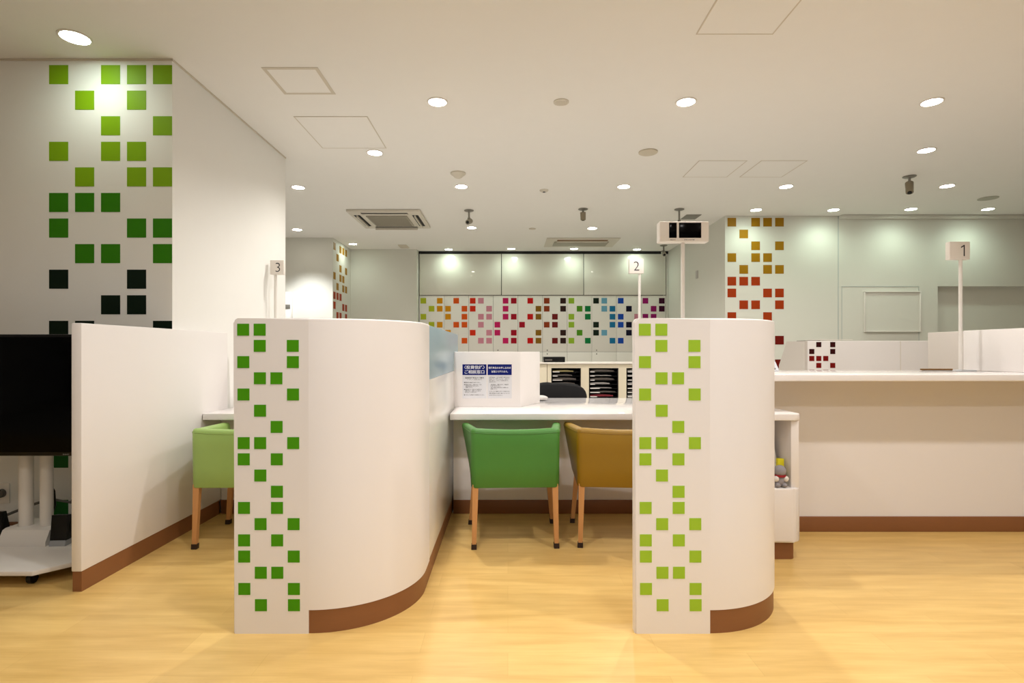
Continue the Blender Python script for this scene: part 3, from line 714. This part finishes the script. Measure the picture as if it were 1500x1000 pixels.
for x, y, L, lens, g, lab in (
    (-2.49, 3.2, L_tile, M_lensc, G1, 'round downlight over the lime stickers of the left wall'),
    (-.51, 4.03, L_desk, M_lens, G1, 'round downlight in the nearest visible row, left of centre'),
    (1.29, 4.03, L_desk, M_lens, G1, 'round downlight in the nearest visible row, right of centre'),
    (3.07, 4.03, L_right, M_lens, G1, 'round downlight in the nearest visible row, at the upper right'),
    (-1.21, 5.06, L_back, M_lens, G1, 'round downlight beside the larger left ceiling hatch'),
    (3.76, 5.0, L_right, M_lens, G1, 'round downlight right of the two flat hatches, in front of the right camera'),
    (-2.31, 6.13, L_back, M_lens, G2, 'round downlight near the corner of the left wall, third row'),
    (-.51, 6.1, L_back, M_lens, G2, 'round downlight just under the domed smoke detector'),
    (1.27, 6.1, L_back, M_lens, G2, 'round downlight in the third row, right of the small ceiling sensor'),
    (3.05, 6.1, L_back, M_lens, G2, 'round downlight in the third row, right of the queue display'),
    (4.8, 6.08, L_right, M_lens, G2, 'round downlight right of the right hand ceiling camera'),
    (-3.13, 8.26, L_bright, M_lens, G2, 'round downlight lighting the bright white wall at far left'),
    (-.53, 8.13, L_back, M_lens, G2, 'round downlight directly below the left ceiling camera'),
    (1.24, 8.17, L_back, M_lens, G2, 'round downlight directly above the narrow air conditioner'),
    (-2.61, 9.37, L_tile, M_lensc, G3, 'round downlight beside the far ochre sticker column'),
    (-1.05, 9.87, L_glass, M_lensc, G3, 'round downlight washing the glossy panels, first from left'),
    (.06, 9.81, L_glass, M_lensc, G3, 'round downlight washing the glossy panels, second from left'),
    (1.17, 9.81, L_glass, M_lensc, G3, 'round downlight washing the glossy panels, third from left'),
    (2.29, 9.87, L_glass, M_lensc, G3, 'round downlight washing the glossy panels, fourth from left'),
    (3.17, 7.11, L_wash, M_lensc, G3, 'round downlight over the ochre and rust sticker column'),
    (4.16, 7.11, L_wash, M_lensc, G3, 'round downlight on the right wall row, second from the sticker column'),
    (5.12, 7.07, L_wash, M_lensc, G3, 'round downlight on the right wall row, third from the sticker column'),
    (6.1, 7.07, L_wash, M_lensc, G3, 'round downlight on the right wall row, last before the right picture edge')):
    downlight(x, y, L, lens, lab, g, .075 if y < 3.5 else .066)
downlight(-2.6, 1.9, L_fill_left, M_lens, 'round fill downlight added out of view on the entrance side', 'added entrance side fill lights')  # unseen lamp added to lift the television stand and left wall
for x in (-.51, 1.27, 3.05):  # added rows continue the downlight grid out of view, for fill
    for y in (1.9, .1, -1.9):
        downlight(x, y, L_fill, M_lens, 'round fill downlight added out of view on the entrance side', 'added entrance side fill lights')

def hatch(x0, x1, y0, y1, lab, w=.008):
    bm = B(); z0, z1 = CZ - .003, CZ - .0005
    box(bm, x0, x1, y0, y0 + w, z0, z1); box(bm, x0, x1, y1 - w, y1, z0, z1); box(bm, x0, x0 + w, y0 + w, y1 - w, z0, z1); box(bm, x1 - w, x1, y0 + w, y1 - w, z0, z1)
    root = thing('ceiling_hatch', lab, 'hatch', ((x0 + x1) / 2, (y0 + y1) / 2, z1), 'square access hatches in the ceiling')
    obj('frame', bm, M_hatch, root)
    bm = B(); box(bm, x0 + w, x1 - w, y0 + w, y1 - w, CZ - .002, CZ - .0005); obj('lid', bm, M_ceil, root)
hatch(-1.57, -1.21, 3.54, 3.91, 'small square ceiling hatch near the upper left', .024)
hatch(-1.65, -1.08, 4.28, 4.95, 'larger ceiling hatch beside the left downlight')
hatch(1.07, 1.51, 2.6, 3.17, 'ceiling hatch cut by the top picture edge')
hatch(1.81, 2.27, 5.27, 5.77, 'left one of the two adjoining ceiling hatches')
hatch(2.40, 2.84, 5.27, 5.77, 'right one of the two adjoining ceiling hatches')
def disc(name, x, y, prof, m, lab, cat, extra=None):
    root = thing(name, lab, cat, (x, y, CZ - .0005))
    bm = B(); lathe(bm, (x, y, CZ - .0005), prof); obj('cover', bm, m, root)
    if extra: extra(root)
def sp_ex(root):
    bm = B()
    for k in range(-3, 4): box(bm, .386 + k * .012 - .003, .386 + k * .012 + .003, 4.03 - .03, 4.03 + .03, CZ - .0125, CZ - .0105)
    obj('grille', bm, M_hatch, root)
disc('ceiling_speaker', .386, 4.03, [(.056, 0), (.056, -.006), (.046, -.009), (.001, -.0105)], M_cream, 'small round grilled ceiling speaker between the two nearest downlights', 'speaker', sp_ex)
disc('ceiling_cover', 1.27, 5.04, [(.085, 0), (.085, -.01), (.078, -.014), (.001, -.015)], mat('tan_cover', (205, 196, 176), 0.7), 'flat round tan cover on the ceiling right of centre', 'ceiling cover')
disc('smoke_detector', -.505, 5.64, [(.078, 0), (.078, -.012), (.068, -.02), (.055, -.028), (.04, -.045), (.02, -.055), (.001, -.057)], M_cream, 'white domed smoke detector just above a downlight', 'smoke detector')
def sens_ex(root):
    bm = B(); cyl(bm, (.405, 6.24, CZ - .018), (.405, 6.24, CZ - .026), .016, n=14); obj('sensor_lens', bm, M_plastic, root)
disc('motion_sensor', .405, 6.24, [(.05, 0), (.05, -.006), (.035, -.02), (.001, -.021)], M_cream, 'tiny white ceiling sensor with dark eye', 'sensor', sens_ex)
disc('heat_sensor', .36, 8.2, [(.05, 0), (.05, -.008), (.001, -.01)], M_hatch, 'tiny round ceiling sensor between left camera and narrow air conditioner', 'sensor')
disc('round_air_vent', 5.67, 6.57, [(.10, 0), (.10, -.006), (.07, -.010), (.001, -.010)], mat('vent_grey', (176, 174, 160), 0.7), 'flat round vent at the far right, above the last wall light', 'vent')
disc('round_ceiling_cover', 5.55, 5.75, [(.08, 0), (.08, -.008), (.001, -.012)], mat('vent_grey', (176, 174, 160)), 'flat round cover cut by the right picture edge', 'ceiling cover')
bm = B(); box(bm, -1.87, -1.72, 9.45, 9.72, CZ - .012, CZ - .0005, .002); tag(obj('ceiling_vent', bm, M_hatch), 'small rectangular vent left of the glossy panels', 'vent')
bm = B(); box(bm, 2.36, 2.56, 7.35, 7.62, CZ - .006, CZ - .0005, .001); tag(obj('ceiling_plate', bm, M_grey), 'flat grey ceiling plate just right of the queue display camera', 'ceiling plate')

# cassette air conditioner
root = thing('air_conditioner', 'square four way ceiling air conditioner at the left', 'air conditioner', (-1.6, 7.6, CZ - .001))
x0, x1, y0, y1 = -2.06, -1.12, 7.08, 8.05
bm = B(); prism(bm, [(x0, y0), (x1, y0), (x1, y1), (x0, y1)], CZ - .035, CZ - .001, .008); cs = obj('casing', bm, M_cream, root)
bm = B(); box(bm, x0 + .17, x1 - .17, y0 + .05, y0 + .13, CZ - .037, CZ - .034); obj('air_slot', bm, M_black, root)
bm = B(); box(bm, x0 + .17, x1 - .17, y1 - .13, y1 - .05, CZ - .037, CZ - .034); obj('air_slot', bm, M_black, root)
bm = B(); box(bm, x0 + .05, x0 + .13, y0 + .17, y1 - .17, CZ - .037, CZ - .034); obj('air_slot', bm, M_black, root)
bm = B(); box(bm, x1 - .13, x1 - .05, y0 + .17, y1 - .17, CZ - .037, CZ - .034); obj('air_slot', bm, M_black, root)
bm = B(); box(bm, x0 + .20, x1 - .20, y0 + .20, y1 - .20, CZ - .048, CZ - .035, .004)
for k in range(20): box(bm, x0 + .22, x1 - .22, y0 + .22 + k * .027, y0 + .228 + k * .027, CZ - .051, CZ - .047)
obj('grille', bm, M_grille, root)
for (a, b, c, d, e, f) in ((x0 + .17, x1 - .17, y0 + .082, y0 + .094, CZ - .044, CZ - .037), (x0 + .17, x1 - .17, y1 - .105, y1 - .085, CZ - .075, CZ - .037)):
    bm = B(); box(bm, a, b, c, d, e, f, .003); obj('louvre', bm, M_cream, root)
for (a, b) in ((x0 + .085, x0 + .10), (x1 - .10, x1 - .085)):
    bm = B(); box(bm, a, b, y0 + .17, y1 - .17, CZ - .065, CZ - .037, .003); obj('louvre', bm, M_cream, root)
root = thing('air_conditioner', 'narrow two way ceiling air conditioner above the coloured cabinets', 'air conditioner', (1.2, 9.3, CZ - .001))
bm = B(); box(bm, .62, 1.80, 8.87, 9.60, CZ - .012, CZ - .001, .004); obj('casing', bm, M_cream, root)
bm = B(); box(bm, .80, 1.62, 8.98, 9.06, CZ - .016, CZ - .011, .001); obj('air_slot', bm, M_pen, root)
bm = B(); box(bm, .80, 1.62, 9.06, 9.11, CZ - .028, CZ - .011, .004); obj('louvre', bm, M_cream, root)
bm = B(); box(bm, .76, 1.66, 9.12, 9.5, CZ - .018, CZ - .011, .002); obj('grille', bm, M_grille, root)

# security cameras
def seccam(x, y, lab, drop, body, blen, br, aim):
    root = thing('security_camera', lab, 'camera', (x, y, CZ - .001), 'small security cameras hanging from the ceiling')
    bm = B(); lathe(bm, (x, y, CZ - .001), [(.062, 0), (.062, -.006), (.05, -.012), (.014, -.016), (.001, -.016)]); obj('mount_plate', bm, M_grey, root)
    bm = B(); cyl(bm, (x, y, CZ - .01), (x, y, CZ - drop), .012, n=12); ball(bm, (x, y, CZ - drop), .02, .02, .02); obj('stem', bm, M_grey, root)
    c = Vector((x, y, CZ - drop - br - .005)); d = Vector(aim).normalized()
    bm = B(); cyl(bm, c - d * blen / 2, c + d * blen / 2, br, br * .9, n=20); bd = obj('body', bm, body, root)
    bm = B(); cyl(bm, c + d * (blen / 2 + .0005), c + d * (blen / 2 + .008), br * .55, n=16); obj('camera_lens', bm, M_plastic, bd)
seccam(-.50, 7.14, 'grey security camera pointing at the viewer, left of centre', .105, M_grille, .13, .035, (-.2, -1, -.35))
seccam(.955, 7.07, 'stubby tan security camera pointing down and back, right of centre', .05, M_pen if False else mat('taupe_metal', (140, 128, 106), .5, .2), .10, .036, (.05, .25, -1))
seccam(2.18, 7.08, 'grey security camera above the queue display', .15, M_grille, .17, .035, (-1, -.3, -.1))
seccam(4.15, 5.75, 'grey security camera hanging at the upper right', .075, mat('taupe_metal', (140, 128, 106)), .12, .038, (-.25, -.4, -1))
seccam(2.66, 9.5, 'small grey security camera in the corner by the cabinets', .10, M_grille, .14, .035, (-.1, -1, -.5))

# ------------------------------------------------------------------ camera, world, view
cam = bpy.data.cameras.new('camera'); co = bpy.data.objects.new('camera', cam); C.objects.link(co)
co.location = (0, 0, 1.15); co.rotation_euler = (PI / 2, 0, 0)
cam.sensor_width = 36; cam.lens = 815 / 1500 * 36
cam.shift_x = 6 / 1500; cam.shift_y = 14 / 1500; cam.clip_start = .05
bpy.context.scene.camera = co
w = bpy.data.worlds.new('world'); bpy.context.scene.world = w; w.use_nodes = True
w.node_tree.nodes['Background'].inputs['Color'].default_value = (.9, .95, 1, 1); w.node_tree.nodes['Background'].inputs['Strength'].default_value = .3
sc = bpy.context.scene
sc.view_settings.view_transform = 'Standard'; sc.view_settings.look = 'None'
sc.view_settings.exposure = 0.0; sc.view_settings.gamma = 1.0
try: sc.view_settings.use_curve_mapping = False
except Exception: pass
sc.cycles.max_bounces = 8; sc.cycles.diffuse_bounces = 4; sc.cycles.glossy_bounces = 3
sc.cycles.sample_clamp_indirect = 4.0
sc.cycles.use_denoising = True
for o in list(C.objects):
    if '_o' in o: del o['_o']
